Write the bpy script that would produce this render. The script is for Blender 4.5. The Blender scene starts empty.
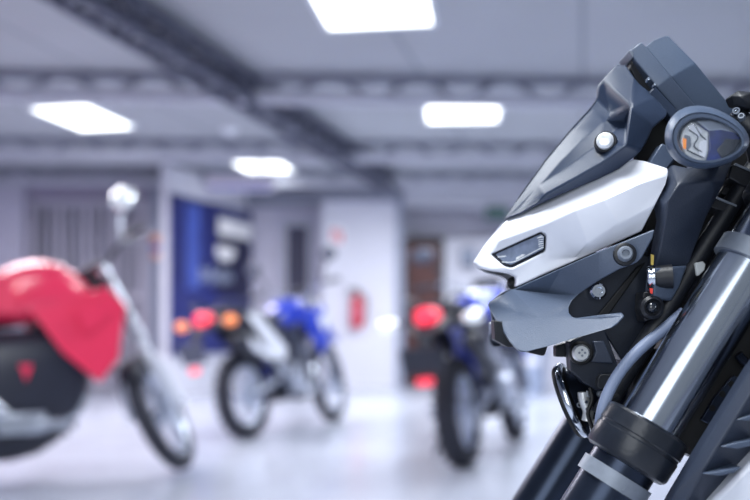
import bpy, bmesh, math, random
from mathutils import Vector, Matrix
random.seed(7)
R = math.radians
SC = bpy.context.scene
COL = SC.collection
# ------------------------------------------------------------------ camera
F, HY, CH = 900.0, 326.0, 0.85          # focal length in pixels, horizon row, camera height
def P(px, py, Y):                       # a photo pixel at a chosen distance -> world point
    return Vector(((px - 375.0) / F * Y, Y, CH - (py - HY) / F * Y))
cam = bpy.data.cameras.new('camera'); camo = bpy.data.objects.new('camera', cam); COL.objects.link(camo)
camo.location = (0, 0, CH); camo.rotation_euler = (R(90), 0, 0)
cam.sensor_width = 36; cam.lens = F / 750 * 36; cam.shift_y = (HY - 250) / 750
cam.clip_start = 0.02; cam.clip_end = 100
cam.dof.use_dof = True; cam.dof.focus_distance = 0.665; cam.dof.aperture_fstop = 3.5
SC.camera = camo
SC.view_settings.view_transform = 'Standard'
SC.view_settings.look = 'None'; SC.view_settings.exposure = 0.18

# ------------------------------------------------------------------ materials
def lin(c):
    return tuple(((v / 255) / 12.92 if v / 255 <= 0.04045 else ((v / 255 + 0.055) / 1.055) ** 2.4) for v in c)
def mat(name, c, rough=0.5, metal=0.0, var=0.08, scale=60.0, bump=0.0, coat=0.0, spec=0.5, emit=None, es=0.0, alpha=1.0, trans=0.0):
    m = bpy.data.materials.new(name); m.use_nodes = True
    nt = m.node_tree; b = nt.nodes['Principled BSDF']
    col = lin(c)
    tc = nt.nodes.new('ShaderNodeTexCoord')
    nz = nt.nodes.new('ShaderNodeTexNoise'); nz.inputs['Scale'].default_value = scale; nz.inputs['Detail'].default_value = 3
    nt.links.new(tc.outputs['Object'], nz.inputs['Vector'])
    rp = nt.nodes.new('ShaderNodeValToRGB')
    rp.color_ramp.elements[0].position = 0.3; rp.color_ramp.elements[1].position = 0.7
    rp.color_ramp.elements[0].color = tuple(v * (1 - var) for v in col) + (1,)
    rp.color_ramp.elements[1].color = tuple(min(1, v * (1 + var)) for v in col) + (1,)
    nt.links.new(nz.outputs['Fac'], rp.inputs['Fac']); nt.links.new(rp.outputs['Color'], b.inputs['Base Color'])
    b.inputs['Roughness'].default_value = rough; b.inputs['Metallic'].default_value = metal
    b.inputs['Specular IOR Level'].default_value = spec
    b.inputs['Coat Weight'].default_value = coat; b.inputs['Coat Roughness'].default_value = 0.08
    b.inputs['Transmission Weight'].default_value = trans
    b.inputs['Alpha'].default_value = alpha
    if emit:
        b.inputs['Emission Color'].default_value = lin(emit) + (1,); b.inputs['Emission Strength'].default_value = es
    if bump:
        bp = nt.nodes.new('ShaderNodeBump'); bp.inputs['Strength'].default_value = bump; bp.inputs['Distance'].default_value = 0.0006
        nt.links.new(nz.outputs['Fac'], bp.inputs['Height']); nt.links.new(bp.outputs['Normal'], b.inputs['Normal'])
    return m
M = {}
def defm(k, *a, **kw): M[k] = mat(k, *a, **kw)
# foreground motorcycle
defm('cowl_grey', (42, 54, 75), 0.40, var=0.05, scale=900, bump=0.25, spec=0.38)
defm('wing_grey', (76, 88, 108), 0.36, var=0.06, scale=900, bump=0.3)
defm('wing_silver', (150, 160, 176), 0.42, 0.35, var=0.05, scale=900, bump=0.25)
defm('dash_grey', (74, 88, 110), 0.36, var=0.05, scale=900, bump=0.25)
defm('satin_black', (24, 27, 34), 0.42, var=0.1, scale=500, bump=0.2)
defm('cover_grey', (46, 54, 70), 0.42, var=0.08, scale=900, bump=0.3)
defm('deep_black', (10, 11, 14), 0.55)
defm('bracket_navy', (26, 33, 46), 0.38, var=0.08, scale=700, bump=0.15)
defm('white_gloss', (232, 235, 244), 0.28, var=0.012, coat=0.35)
defm('chrome', (205, 212, 222), 0.12, 1.0, var=0.03, scale=30)
defm('tube_metal', (178, 186, 198), 0.17, 1.0, var=0.06, scale=25)
defm('dark_metal', (52, 60, 76), 0.28, 0.85, var=0.08)
defm('band_grey', (126, 134, 146), 0.45, 0.3, var=0.06, scale=200)
defm('collar_black', (26, 31, 40), 0.3, var=0.1, scale=120, bump=0.6)
defm('cable_grey', (120, 132, 158), 0.5, var=0.04)
defm('lens_dark', (128, 140, 162), 0.06, 0.2, var=0.15, scale=200, coat=1.0)
defm('lens_frame', (30, 35, 44), 0.15, coat=0.6)
defm('reflector', (232, 236, 242), 0.15, 0.25, var=0.2, scale=260)
defm('lens_blue', (22, 40, 110), 0.2, 0.0, var=0.6, scale=120)
defm('lens_clear', (190, 202, 220), 0.03, coat=1.0, alpha=0.05)
defm('screw_white', (220, 222, 222), 0.3, 0.5, var=0.05)
defm('amber', (250, 150, 60), 0.3, emit=(250, 150, 60), es=0.4)
defm('red_mark', (225, 70, 60), 0.4)
defm('yellow_mark', (205, 180, 90), 0.4)
defm('connector_white', (210, 214, 214), 0.5)
# background motorcycles, blacks lifted in colour to put in haze
defm('tyre', (44, 46, 58), 0.75, var=0.15)
defm('bike_black', (36, 39, 54), 0.4, var=0.1)
defm('bike_grey', (86, 92, 110), 0.45, var=0.1)
defm('bike_red', (238, 52, 92), 0.3, var=0.04, coat=0.5)
defm('bike_blue', (20, 56, 190), 0.28, var=0.06, coat=0.5)
defm('bike_white', (226, 230, 242), 0.3, var=0.03, coat=0.4)
defm('bike_silver', (198, 204, 216), 0.25, 0.75, var=0.08)
defm('spoke_silver', (190, 198, 214), 0.3, 0.6, var=0.08)
defm('tail_red', (250, 60, 84), 0.3, emit=(255, 66, 90), es=0.9)
defm('signal_orange', (255, 150, 90), 0.3, emit=(255, 150, 96), es=0.7)
defm('sticker_orange', (236, 168, 140), 0.6)
defm('mirror_glass', (245, 248, 255), 0.05, 1.0, emit=(235, 245, 255), es=0.55)  # emission paints in a bright reflection on the glass
# place
defm('wall_white', (222, 223, 234), 0.7, var=0.02, scale=3)
defm('wall_lavender', (205, 203, 220), 0.75, var=0.03, scale=2)
defm('wall_grey', (188, 190, 205), 0.75, var=0.04, scale=2)
defm('soffit', (206, 208, 218), 0.7, var=0.02, scale=2)
defm('joist_light', (196, 198, 210), 0.6, var=0.05, scale=4)
defm('joist_dark', (142, 146, 162), 0.6, var=0.1, scale=6)
defm('truss_dark', (88, 92, 110), 0.5, 0.2, var=0.12, scale=8)
defm('post_grey', (150, 156, 176), 0.5, var=0.04)
defm('board_navy', (34, 44, 112), 0.4, var=0.25, scale=1.4)
defm('board_dark', (30, 32, 66), 0.4, var=0.1)
defm('board_blue', (70, 92, 178), 0.4, var=0.2, scale=6)
defm('board_mark', (252, 252, 255), 0.5, var=0.05)
defm('door_dark', (52, 52, 78), 0.5, var=0.08)
defm('door_frame', (40, 38, 48), 0.5)
defm('shutter', (168, 160, 184), 0.6, var=0.1, scale=3)
defm('grille_white', (206, 203, 218), 0.5, var=0.05)
defm('ext_red', (212, 40, 66), 0.35, coat=0.4)
defm('sign_red', (226, 110, 130), 0.5)
defm('bin_blue', (176, 188, 212), 0.5, var=0.05)
defm('box_dark', (80, 84, 104), 0.5)
defm('exit_green', (52, 92, 88), 0.5)
defm('sign_pink', (222, 216, 230), 0.5, var=0.04)
defm('window_glass', (230, 240, 250), 0.02, trans=1.0)
defm('bulb_white', (240, 244, 252), 0.5)

def panel_mat():
    m = bpy.data.materials.new('light_diffuser'); m.use_nodes = True
    nt = m.node_tree; nt.nodes.clear()
    o = nt.nodes.new('ShaderNodeOutputMaterial'); e = nt.nodes.new('ShaderNodeEmission')
    e.inputs['Color'].default_value = (0.93, 0.97, 1.0, 1); e.inputs['Strength'].default_value = 4.0
    nt.links.new(e.outputs[0], o.inputs[0]); return m
M['light_diffuser'] = panel_mat()

def wood_mat():
    m = bpy.data.materials.new('door_wood'); m.use_nodes = True
    nt = m.node_tree; b = nt.nodes['Principled BSDF']
    tc = nt.nodes.new('ShaderNodeTexCoord'); mp = nt.nodes.new('ShaderNodeMapping'); mp.inputs['Scale'].default_value = (9, 9, 0.8)
    w = nt.nodes.new('ShaderNodeTexNoise'); w.inputs['Scale'].default_value = 2.2; w.inputs['Detail'].default_value = 5
    rp = nt.nodes.new('ShaderNodeValToRGB')
    rp.color_ramp.elements[0].color = lin((62, 28, 28)) + (1,); rp.color_ramp.elements[1].color = lin((104, 48, 42)) + (1,)
    nt.links.new(tc.outputs['Object'], mp.inputs[0]); nt.links.new(mp.outputs[0], w.inputs['Vector'])
    nt.links.new(w.outputs['Fac'], rp.inputs[0]); nt.links.new(rp.outputs[0], b.inputs['Base Color'])
    b.inputs['Roughness'].default_value = 0.5
    return m
M['door_wood'] = wood_mat()

def grid_mat(name, c1, c2, sx, sy, width, angle, rough, rvar=0.0, noise=2.0):
    """large tiles/panels with thin joints"""
    m = bpy.data.materials.new(name); m.use_nodes = True
    nt = m.node_tree; b = nt.nodes['Principled BSDF']; L = nt.links.new
    tc = nt.nodes.new('ShaderNodeTexCoord'); mp = nt.nodes.new('ShaderNodeMapping'); mp.inputs['Rotation'].default_value = (0, 0, R(angle))
    L(tc.outputs['Object'], mp.inputs[0])
    br = nt.nodes.new('ShaderNodeTexBrick'); br.offset = 0.0; br.inputs['Scale'].default_value = 1.0
    br.inputs['Brick Width'].default_value = sx; br.inputs['Row Height'].default_value = sy
    br.inputs['Mortar Size'].default_value = width; br.inputs['Mortar Smooth'].default_value = 0.4
    br.inputs['Color1'].default_value = lin(c1) + (1,); br.inputs['Color2'].default_value = tuple(v * 0.97 for v in lin(c1)) + (1,)
    br.inputs['Mortar'].default_value = lin(c2) + (1,)
    L(mp.outputs[0], br.inputs['Vector'])
    nz = nt.nodes.new('ShaderNodeTexNoise'); nz.inputs['Scale'].default_value = noise; nz.inputs['Detail'].default_value = 4
    L(tc.outputs['Object'], nz.inputs['Vector'])
    mx = nt.nodes.new('ShaderNodeMix'); mx.data_type = 'RGBA'; mx.blend_type = 'MULTIPLY'; mx.inputs['Factor'].default_value = 0.22
    L(br.outputs['Color'], mx.inputs['A']); L(nz.outputs['Fac'], mx.inputs['B']); L(mx.outputs['Result'], b.inputs['Base Color'])
    mr = nt.nodes.new('ShaderNodeMapRange'); mr.inputs['To Min'].default_value = rough - rvar; mr.inputs['To Max'].default_value = rough + rvar
    L(nz.outputs['Fac'], mr.inputs['Value']); L(mr.outputs[0], b.inputs['Roughness'])
    return m
M['floor'] = grid_mat('floor', (206, 212, 228), (170, 178, 196), 0.6, 0.6, 0.004, 12, 0.2, 0.08, 1.5)
M['ceiling'] = grid_mat('ceiling', (184, 188, 194), (152, 156, 166), 1.25, 40.0, 0.02, 13, 0.8, 0.0, 0.8)

# ------------------------------------------------------------------ mesh helpers
class MB:
    def __init__(s): s.v = []; s.f = []
    def add(s, vs, fs):
        n = len(s.v); s.v += [Vector(v) for v in vs]; s.f += [[i + n for i in f] for f in fs]; return s
    def box(s, c, size, rot=None):
        c = Vector(c); h = Vector(size) / 2
        vs = [Vector((x * h.x, y * h.y, z * h.z)) for x in (-1, 1) for y in (-1, 1) for z in (-1, 1)]
        if rot is not None: vs = [rot @ v for v in vs]
        return s.add([c + v for v in vs], [(0, 1, 3, 2), (4, 6, 7, 5), (0, 4, 5, 1), (2, 3, 7, 6), (0, 2, 6, 4), (1, 5, 7, 3)])
    def lathe(s, a, b, prof, n=24):
        """prof: list of (t along a->b in metres, radius)"""
        a = Vector(a); d = (Vector(b) - a).normalized()
        u = d.orthogonal().normalized(); w = d.cross(u)
        vs = []; fs = []
        for t, r in prof:
            for k in range(n):
                an = 2 * math.pi * k / n
                vs.append(a + d * t + (u * math.cos(an) + w * math.sin(an)) * r)
        for i in range(len(prof) - 1):
            for k in range(n):
                k2 = (k + 1) % n
                fs.append((i * n + k, i * n + k2, (i + 1) * n + k2, (i + 1) * n + k))
        fs.append(tuple(range(n - 1, -1, -1))); m = (len(prof) - 1) * n; fs.append(tuple(range(m, m + n)))
        return s.add(vs, fs)
    def cyl(s, a, b, r, r2=None, n=20):
        L = (Vector(b) - Vector(a)).length
        return s.lathe(a, b, [(0, r), (L, r if r2 is None else r2)], n)
    def sweep(s, pts, r, n=10, smooth=5, flat=1.0):
        pts = [Vector(p) for p in pts]
        if smooth and len(pts) > 2:
            q = [pts[0] * 2 - pts[1]] + pts + [pts[-1] * 2 - pts[-2]]; o = []
            for i in range(1, len(q) - 2):
                for k in range(smooth):
                    t = k / smooth; p0, p1, p2, p3 = q[i - 1:i + 3]
                    o.append(0.5 * ((2 * p1) + (p2 - p0) * t + (2 * p0 - 5 * p1 + 4 * p2 - p3) * t * t + (3 * p1 - p0 - 3 * p2 + p3) * t ** 3))
            pts = o + [pts[-1]]
        vs = []; fs = []; u = None
        for i, p in enumerate(pts):
            d = (pts[min(i + 1, len(pts) - 1)] - pts[max(i - 1, 0)]).normalized()
            u = d.orthogonal().normalized() if u is None else (u - d * u.dot(d)).normalized()
            w = d.cross(u); rr = r[min(i * len(r) // len(pts), len(r) - 1)] if isinstance(r, (list, tuple)) else r
            for k in range(n):
                an = 2 * math.pi * k / n
                vs.append(p + (u * math.cos(an) + w * math.sin(an) * flat) * rr)
        for i in range(len(pts) - 1):
            for k in range(n):
                fs.append((i * n + k, i * n + (k + 1) % n, (i + 1) * n + (k + 1) % n, (i + 1) * n + k))
        fs.append(tuple(range(n - 1, -1, -1))); m = (len(pts) - 1) * n; fs.append(tuple(range(m, m + n)))
        return s.add(vs, fs)
    def ball(s, c, rad, n=16, m=10, rot=None):
        c = Vector(c); rad = Vector(rad) if not isinstance(rad, (int, float)) else Vector((rad,) * 3)
        vs = []; fs = []
        for i in range(m + 1):
            th = math.pi * i / m
            for k in range(n):
                ph = 2 * math.pi * k / n
                v = Vector((math.sin(th) * math.cos(ph) * rad.x, math.sin(th) * math.sin(ph) * rad.y, math.cos(th) * rad.z))
                vs.append(c + (rot @ v if rot is not None else v))
        for i in range(m):
            for k in range(n):
                fs.append((i * n + k, (i + 1) * n + k, (i + 1) * n + (k + 1) % n, i * n + (k + 1) % n))
        return s.add(vs, fs)
    def torus(s, c, ax, Rm, r, n=40, m=12, sq=1.0):
        c = Vector(c); d = Vector(ax).normalized(); u = d.orthogonal().normalized(); w = d.cross(u)
        vs = []; fs = []
        for i in range(n):
            a = 2 * math.pi * i / n; rad = u * math.cos(a) + w * math.sin(a)
            for k in range(m):
                b = 2 * math.pi * k / m
                vs.append(c + rad * (Rm + r * math.cos(b)) + d * (r * sq * math.sin(b)))
        for i in range(n):
            for k in range(m):
                fs.append((i * m + k, ((i + 1) % n) * m + k, ((i + 1) % n) * m + (k + 1) % m, i * m + (k + 1) % m))
        return s.add(vs, fs)
    def loft(s, secs, n=18, p=2.6):
        """secs: (x, yc, zc, half width y, half height z) superellipse rings along x"""
        vs = []; fs = []
        for x, yc, zc, hw, hh in secs:
            for k in range(n):
                a = 2 * math.pi * k / n; ca, sa = math.cos(a), math.sin(a)
                vs.append((x, yc + hw * math.copysign(abs(ca) ** (2 / p), ca), zc + hh * math.copysign(abs(sa) ** (2 / p), sa)))
        for i in range(len(secs) - 1):
            for k in range(n):
                fs.append((i * n + k, i * n + (k + 1) % n, (i + 1) * n + (k + 1) % n, (i + 1) * n + k))
        fs.append(tuple(range(n - 1, -1, -1))); m = (len(secs) - 1) * n; fs.append(tuple(range(m, m + n)))
        return s.add(vs, fs)
    def prism(s, pts, off):
        """closed polygon pts (3D) extruded by vector off"""
        n = len(pts); off = Vector(off); pts = [Vector(p) for p in pts]
        fs = [tuple(range(n)), tuple(range(2 * n - 1, n - 1, -1))] + [(i, i + n, (i + 1) % n + n, (i + 1) % n) for i in range(n)]
        return s.add(pts + [p + off for p in pts], fs)
    def build(s, name, m, parent=None, smooth=True, bevel=0.0, seg=3, sub=0, ang=32, origin=None):
        me = bpy.data.meshes.new(name)
        o = Vector((0, 0, 0))
        if parent is not None and parent.get('_origin') is not None: o = Vector(parent['_origin'])
        if origin is not None: o = Vector(origin)
        me.from_pydata([v - o for v in s.v], [], s.f); me.update()
        bm = bmesh.new(); bm.from_mesh(me); bmesh.ops.recalc_face_normals(bm, faces=bm.faces); bm.to_mesh(me); bm.free()
        ob = bpy.data.objects.new(name, me); COL.objects.link(ob)
        if origin is not None and parent is None: ob.location = o
        me.materials.append(M[m] if isinstance(m, str) else m)
        if parent is not None:
            ob.parent = parent
            if parent.get('_origin') is not None: ob['_origin'] = list(o)
        if bevel:
            b = ob.modifiers.new('soft_edges', 'BEVEL'); b.width = bevel; b.segments = seg; b.limit_method = 'ANGLE'; b.angle_limit = R(14)
            b.harden_normals = False; b.use_clamp_overlap = True
        if sub:
            q = ob.modifiers.new('round', 'SUBSURF'); q.levels = sub; q.render_levels = sub
        if smooth:
            me.polygons.foreach_set('use_smooth', [True] * len(me.polygons))
            if not sub:
                try:
                    me.set_sharp_from_angle(angle=R(ang))
                except Exception: pass
        return ob

def thing(name, label, cat, loc=(0, 0, 0), group=None):
    o = bpy.data.objects.new(name, None); COL.objects.link(o); o.location = loc; o.empty_display_size = 0.05
    o['label'] = label; o['category'] = cat
    if group: o['group'] = group
    o['_origin'] = list(loc)
    return o
def tag(o, label, cat, group=None):
    o['label'] = label; o['category'] = cat
    if group: o['group'] = group
    return o
def struct(o):
    o['kind'] = 'structure'; return o

# ================================================================== ROOM
ZC = 2.85
XL, XR, YB, YF = -5.6, 5.2, 13.1, -2.6
struct(MB().box(((XL + XR) / 2, (YB + YF) / 2, -0.05), (XR - XL, YB - YF, 0.1)).build('floor', 'floor', smooth=False))
struct(MB().box(((XL + XR) / 2, (YB + YF) / 2, ZC + 0.05), (XR - XL, YB - YF, 0.1)).build('ceiling', 'ceiling', smooth=False))
struct(MB().box((XL - 0.05, (YB + YF) / 2, ZC / 2), (0.1, YB - YF, ZC)).build('wall_left', 'wall_lavender', smooth=False))
struct(MB().box((XR + 0.05, (YB + YF) / 2, ZC / 2), (0.1, YB - YF, ZC)).build('wall_right', 'wall_white', smooth=False))
struct(MB().box(((XL + XR) / 2, YB + 0.05, ZC / 2), (XR - XL + 0.2, 0.1, ZC)).build('wall_back', 'wall_grey', smooth=False))
# glazed shop front behind the camera
w = MB()
for i in range(7):
    x = XL + (XR - XL) * i / 6
    w.box((x, YF, ZC / 2), (0.07, 0.08, ZC))
w.box(((XL + XR) / 2, YF, 0.06), (XR - XL, 0.08, 0.12)); w.box(((XL + XR) / 2, YF, ZC - 0.06), (XR - XL, 0.08, 0.12))
wf = struct(w.build('window_1', 'post_grey', smooth=False))

# white block of wall (pillar) in the middle, 322-403 px
def wall_px(x0, x1, Y, z0, z1, d):
    a, b = (x0 - 375) / F * Y, (x1 - 375) / F * Y
    return MB().box(((a + b) / 2, Y + d / 2, (z0 + z1) / 2), (b - a, d, z1 - z0))
struct(wall_px(322, 396, 12.45, 0, 2.58, 0.6).build('wall_middle', 'wall_white', smooth=False))
struct(wall_px(396, 404, 12.4, 0, 2.7, 0.25).build('trim_1', 'post_grey', smooth=False))
struct(wall_px(314, 400, 12.35, 2.58, 2.72, 0.3).build('trim_2', 'joist_dark', smooth=False))
# soffit and wall to the right of it
struct(wall_px(404, 755, 12.3, 2.52, 2.84, 0.75).build('trim_3', 'soffit', smooth=False))
struct(wall_px(440, 738, 12.9, 0, 2.1, 0.18).build('wall_right_recess', 'wall_white', smooth=False))
# barred transom over the recess
tr = wall_px(404, 737, 12.96, 2.14, 2.5, 0.06).build('window_2', 'joist_dark', smooth=False); struct(tr)
b_ = MB()
for i in range(66):
    px = 406 + i * 5; c = P(px, 0, 12.93); b_.box((c.x, 12.93, 2.32), (0.022, 0.03, 0.36))
bo = b_.build('window_bar', 'grille_white', tr, smooth=False)
# dark header band along the back, above the beige wall
struct(wall_px(240, 322, 12.7, 2.56, 2.78, 0.3).build('trim_4', 'joist_dark', smooth=False))
struct(wall_px(246, 322, 12.95, 0, 2.56, 0.12).build('wall_back_middle', 'wall_lavender', smooth=False))

# ---- doors
def plain_door(name, x0, x1, top, Y, m, fm, handle=True):
    z1 = CH + (HY - top) / F * Y
    a, b = (x0 - 375) / F * Y, (x1 - 375) / F * Y
    o = MB().box(((a + b) / 2, Y + 0.02, z1 / 2), (b - a, 0.05, z1)).build(name, m, smooth=False)
    fr = MB(); t = 0.07
    fr.box((a - t / 2, Y, z1 / 2 + t / 2), (t, 0.12, z1 + t)); fr.box((b + t / 2, Y, z1 / 2 + t / 2), (t, 0.12, z1 + t)); fr.box(((a + b) / 2, Y, z1 + t / 2), (b - a, 0.12, t))
    fr.build('door_frame', fm, o, smooth=False)
    pn = MB()
    for zc, zh in ((z1 * 0.72, z1 * 0.36), (z1 * 0.26, z1 * 0.36)):
        pn.box(((a + b) / 2, Y - 0.012, zc), ((b - a) * 0.62, 0.02, zh))
    pn.build('door_panel', m, o, smooth=False, bevel=0.01)
    MB().cyl((b - 0.07, Y - 0.01, 1.0), (b - 0.07, Y - 0.07, 1.0), 0.012).cyl((b - 0.07, Y - 0.06, 1.0), (b - 0.17, Y - 0.06, 1.0), 0.01).build('door_handle', 'bike_silver', o)
    struct(o)
plain_door('door_1', 407, 439, 243, 12.85, 'door_wood', 'door_frame')
plain_door('door_2', 287, 308, 226, 12.9, 'door_dark', 'wall_grey')

# ---- post left of the navy board, header over the barred gate
struct(wall_px(149, 168, 11.6, 0, 2.72, 0.25).build('trim_5', 'post_grey', smooth=False))
struct(wall_px(-40, 150, 11.9, 2.55, 2.84, 0.15).build('trim_6', 'shutter', smooth=False))
struct(wall_px(-60, 22, 11.7, 0, 2.84, 0.3).build('wall_left_return', 'wall_lavender', smooth=False))
struct(wall_px(22, 150, 12.4, 0, 2.84, 0.1).build('wall_behind_gate', 'wall_grey', smooth=False))
g = thing('sliding_gate', 'pale barred gate of upright bars beside the white post', 'gate', ((85 - 375) / F * 11.95, 11.95, 0))
a, b = (24 - 375) / F * 11.95, (149 - 375) / F * 11.95
fr = MB()
for z in (0.08, 1.25, 2.48): fr.box(((a + b) / 2, 11.95, z), (b - a, 0.05, 0.08))
fr.box((a + .03, 11.95, 1.28), (0.06, 0.06, 2.5)); fr.box((b - .03, 11.95, 1.28), (0.06, 0.06, 2.5))
fr.build('gate_frame', 'grille_white', g, smooth=False)
for i in range(13):
    x = a + (b - a) * (i + 0.8) / 13.6
    MB().cyl((x, 11.95, 0.05), (x, 11.95, 2.5), 0.021 if i % 3 else 0.04, n=8).build('gate_bar', 'grille_white', g)

# ---- navy display board on an angled white partition
A0, A1 = P(168, 0, 10.8), P(248, 0, 12.75)
A0.z = A1.z = 0; dv = (A1 - A0); Lb = dv.length; dv.normalize(); nv = Vector((dv.y, -dv.x, 0))
if nv.y > 0: nv = -nv
def quad(u0, u1, z0, z1, off, th):
    return MB().prism([A0 + dv * u0 + nv * off + Vector((0, 0, z0)), A0 + dv * u1 + nv * off + Vector((0, 0, z0)), A0 + dv * u1 + nv * off + Vector((0, 0, z1)), A0 + dv * u0 + nv * off + Vector((0, 0, z1))], -nv * th)
struct(quad(0, Lb, 0, 2.8, 0, 0.1).build('wall_partition', 'wall_white', smooth=False))
bd = thing('display_board', 'tall navy display board with blurred white lettering on the angled partition', 'display board', A0 + Vector((0, 0, 0.5)))
quad(0.02, Lb - 0.02, 0.5, 2.44, 0.06, 0.05).build('board', 'board_navy', bd, smooth=False)
quad(Lb * 0.5, Lb - 0.1, 1.25, 2.25, 0.07, 0.02).build('dark_print', 'board_dark', bd, smooth=False)
quad(0.32, 0.62, 1.3, 2.36, 0.07, 0.02).build('blue_print', 'board_blue', bd, smooth=False)
# blurred white marks (illegible in the photo): a headline of letter-like blocks, an emblem, a line of small strokes
mk = MB()
def blob(u0, u1, z0, z1):
    q = quad(u0, u1, z0, z1, 0.085, 0.012); mk.add(q.v, q.f)
u = Lb * 0.53
while u < Lb * 0.97:
    blob(u, u + 0.14, 2.05, 2.28); u += 0.155
mk.build('headline_marking', 'board_mark', bd, smooth=False)
mk = MB(); blob(Lb * 0.5, Lb * 0.73, 1.78, 1.90); blob(Lb * 0.54, Lb * 0.69, 1.72, 1.78); mk.build('emblem_marking', 'board_mark', bd, smooth=False)
for k in range(7):
    mk = MB(); h = random.uniform(.1, .3); blob(Lb * 0.3 + k * 0.13, Lb * 0.3 + k * 0.13 + 0.04, 1.5 - h / 2, 1.5 + h / 2)
    mk.build('text_marking', 'bin_blue', bd, smooth=False)

c = P(157, 245, 11.58)
sk = thing('sticker', 'small orange and blue sticker on the grey post beside the navy board', 'sticker', c)
MB().box((c.x, 11.595, c.z + .08), (.16, .01, .12)).build('orange_patch', 'sticker_orange', sk, smooth=False)
MB().box((c.x, 11.595, c.z - .03), (.16, .01, .09)).build('blue_patch', 'board_blue', sk, smooth=False)
MB().box((c.x, 11.595, c.z - .13), (.13, .01, .09)).build('orange_patch', 'sticker_orange', sk, smooth=False)
# ---- hanging sign box
hs = thing('hanging_sign', 'pale pinkish box sign hanging under the ceiling above the navy board', 'sign', (P(240, 184, 10.6).x, 10.6, P(240, 184, 10.6).z))
a, b = P(207, 191, 10.6), P(274, 176, 10.6)
MB().box(((a.x + b.x) / 2, 10.6, (a.z + b.z) / 2), (b.x - a.x, 0.12, b.z - a.z)).build('sign_box', 'sign_pink', hs, bevel=0.015)
mq = MB().box(((a.x + b.x) / 2, 10.53, a.z + 0.03), (b.x - a.x - 0.06, 0.03, 0.03)).build('stripe', 'board_blue', hs)
for t in (0.2, 0.8):
    x = a.x + (b.x - a.x) * t
    MB().cyl((x, 10.6, b.z), (x, 10.6, ZC), 0.012, n=8).build('hanger_rod', 'post_grey', hs)

# ---- ceiling joists and the dark truss
def joist(name, Y, x0, x1, zb, h, mchord, mweb, slope, wd=0.1, step=0.35):
    m = MB(); L = x1 - x0
    def pt(x, z, off=0): return Vector((x, Y + slope * x + off, z))
    m.prism([pt(x0, zb), pt(x1, zb), pt(x1, zb + 0.09), pt(x0, zb + 0.09)], (0, wd, 0))
    o = struct(m.build(name, mchord, smooth=False))
    m = MB(); n = int(L / step)
    for i in range(n):
        xa, xb = x0 + i * step, x0 + (i + 1) * step
        za, zz = (zb + 0.05, zb + h) if i % 2 == 0 else (zb + h, zb + 0.05)
        m.cyl(pt(xa, za, wd / 2), pt(xb, zz, wd / 2), 0.022, n=6)
    m.prism([pt(x0, zb + h - 0.05), pt(x1, zb + h - 0.05), pt(x1, zb + h), pt(x0, zb + h)], (0, wd, 0))
    m.build('joist_web', mweb, o, smooth=False)
joist('trim_7', 7.15, XL, XR, 2.62, 0.225, 'joist_light', 'joist_dark', 0.05)
joist('trim_8', 9.7, XL, XR, 2.62, 0.225, 'joist_light', 'joist_dark', 0.05)
joist('trim_9', 11.55, XL, XR, 2.64, 0.205, 'joist_light', 'joist_dark', 0.03)
joist('trim_10', 4.4, XL, XR, 2.62, 0.225, 'joist_light', 'joist_dark', 0.05)
# dark box truss running into the room
t0 = Vector((-1.63, 4.97, 0)); t1 = Vector((0.16, 11.6, 0)); td = (t1 - t0).normalized(); tn = Vector((td.y, -td.x, 0))
t0 = t0 - td * 5.0
tm = MB(); wd = 0.09; TL = (t1 - t0).length
for s in (-1, 1):
    for z in (2.62, 2.79):
        p0, p1 = t0 + tn * wd * s, t1 + tn * wd * s
        tm.cyl((p0.x, p0.y, z), (p1.x, p1.y, z), 0.033, n=8)
k = 0
while k * 0.28 < TL - 0.28:
    for s in (-1, 1):
        q0 = t0 + td * (k * 0.28) + tn * wd * s; q1 = t0 + td * ((k + 1) * 0.28) + tn * wd * s
        za, zz = (2.62, 2.79) if k % 2 == 0 else (2.79, 2.62)
        tm.cyl((q0.x, q0.y, za), (q1.x, q1.y, zz), 0.018, n=6)
    q0 = t0 + td * (k * 0.28) + tn * wd * (1 if k % 2 else -1); q1 = t0 + td * ((k + 1) * 0.28) + tn * wd * (-1 if k % 2 else 1)
    tm.cyl((q0.x, q0.y, 2.62), (q1.x, q1.y, 2.62), 0.02, n=6)
    tm.cyl((q0.x, q0.y, 2.79), (q1.x, q1.y, 2.79), 0.02, n=6)
    k += 1
struct(tm.build('trim_11', 'truss_dark'))
# ---- recessed ceiling lights
lights = [((372, 6), 0.68, 0.80, 'largest white ceiling light, cut off by the top of the view', 14),
          ((84, 119), 0.56, 0.9, 'white ceiling light beside the dark truss, above the red motorcycle', 22),
          ((463, 112), 0.66, 0.85, 'white ceiling light above the white headlight panel of the big motorcycle', 8),
          ((266, 169), 0.58, 0.95, 'small far white ceiling light above the pale hanging sign', 16)]
ceil_lamps = []
for (px, py), wx, wy, lab, rz in lights:
    Y = (ZC - 0.03 - CH) * F / (HY - py); c = P(px, py, Y)
    l = thing('ceiling_light', lab, 'ceiling light', (c.x, c.y, ZC), 'flat panel ceiling lights'); l['_origin'] = [0, 0, 0]
    l.rotation_euler = (0, 0, R(-rz * 0.55))
    f_ = MB()
    for sx in (-1, 1): f_.box((sx * (wx / 2 + .015), 0, -0.012), (0.03, wy + .06, 0.03)); f_.box((0, sx * (wy / 2 + .015), -0.012), (wx, 0.03, 0.03))
    f_.build('frame', 'bulb_white', l, smooth=False)
    MB().box((0, 0, -0.012), (wx, wy, 0.02)).build('diffuser', 'light_diffuser', l, smooth=False)
    ceil_lamps.append(c)
sd = thing('smoke_detector', 'small round white smoke detector on the ceiling between two lights', 'smoke detector', P(230, 132, 9.15))
c = P(230, 132, 9.15)
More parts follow.
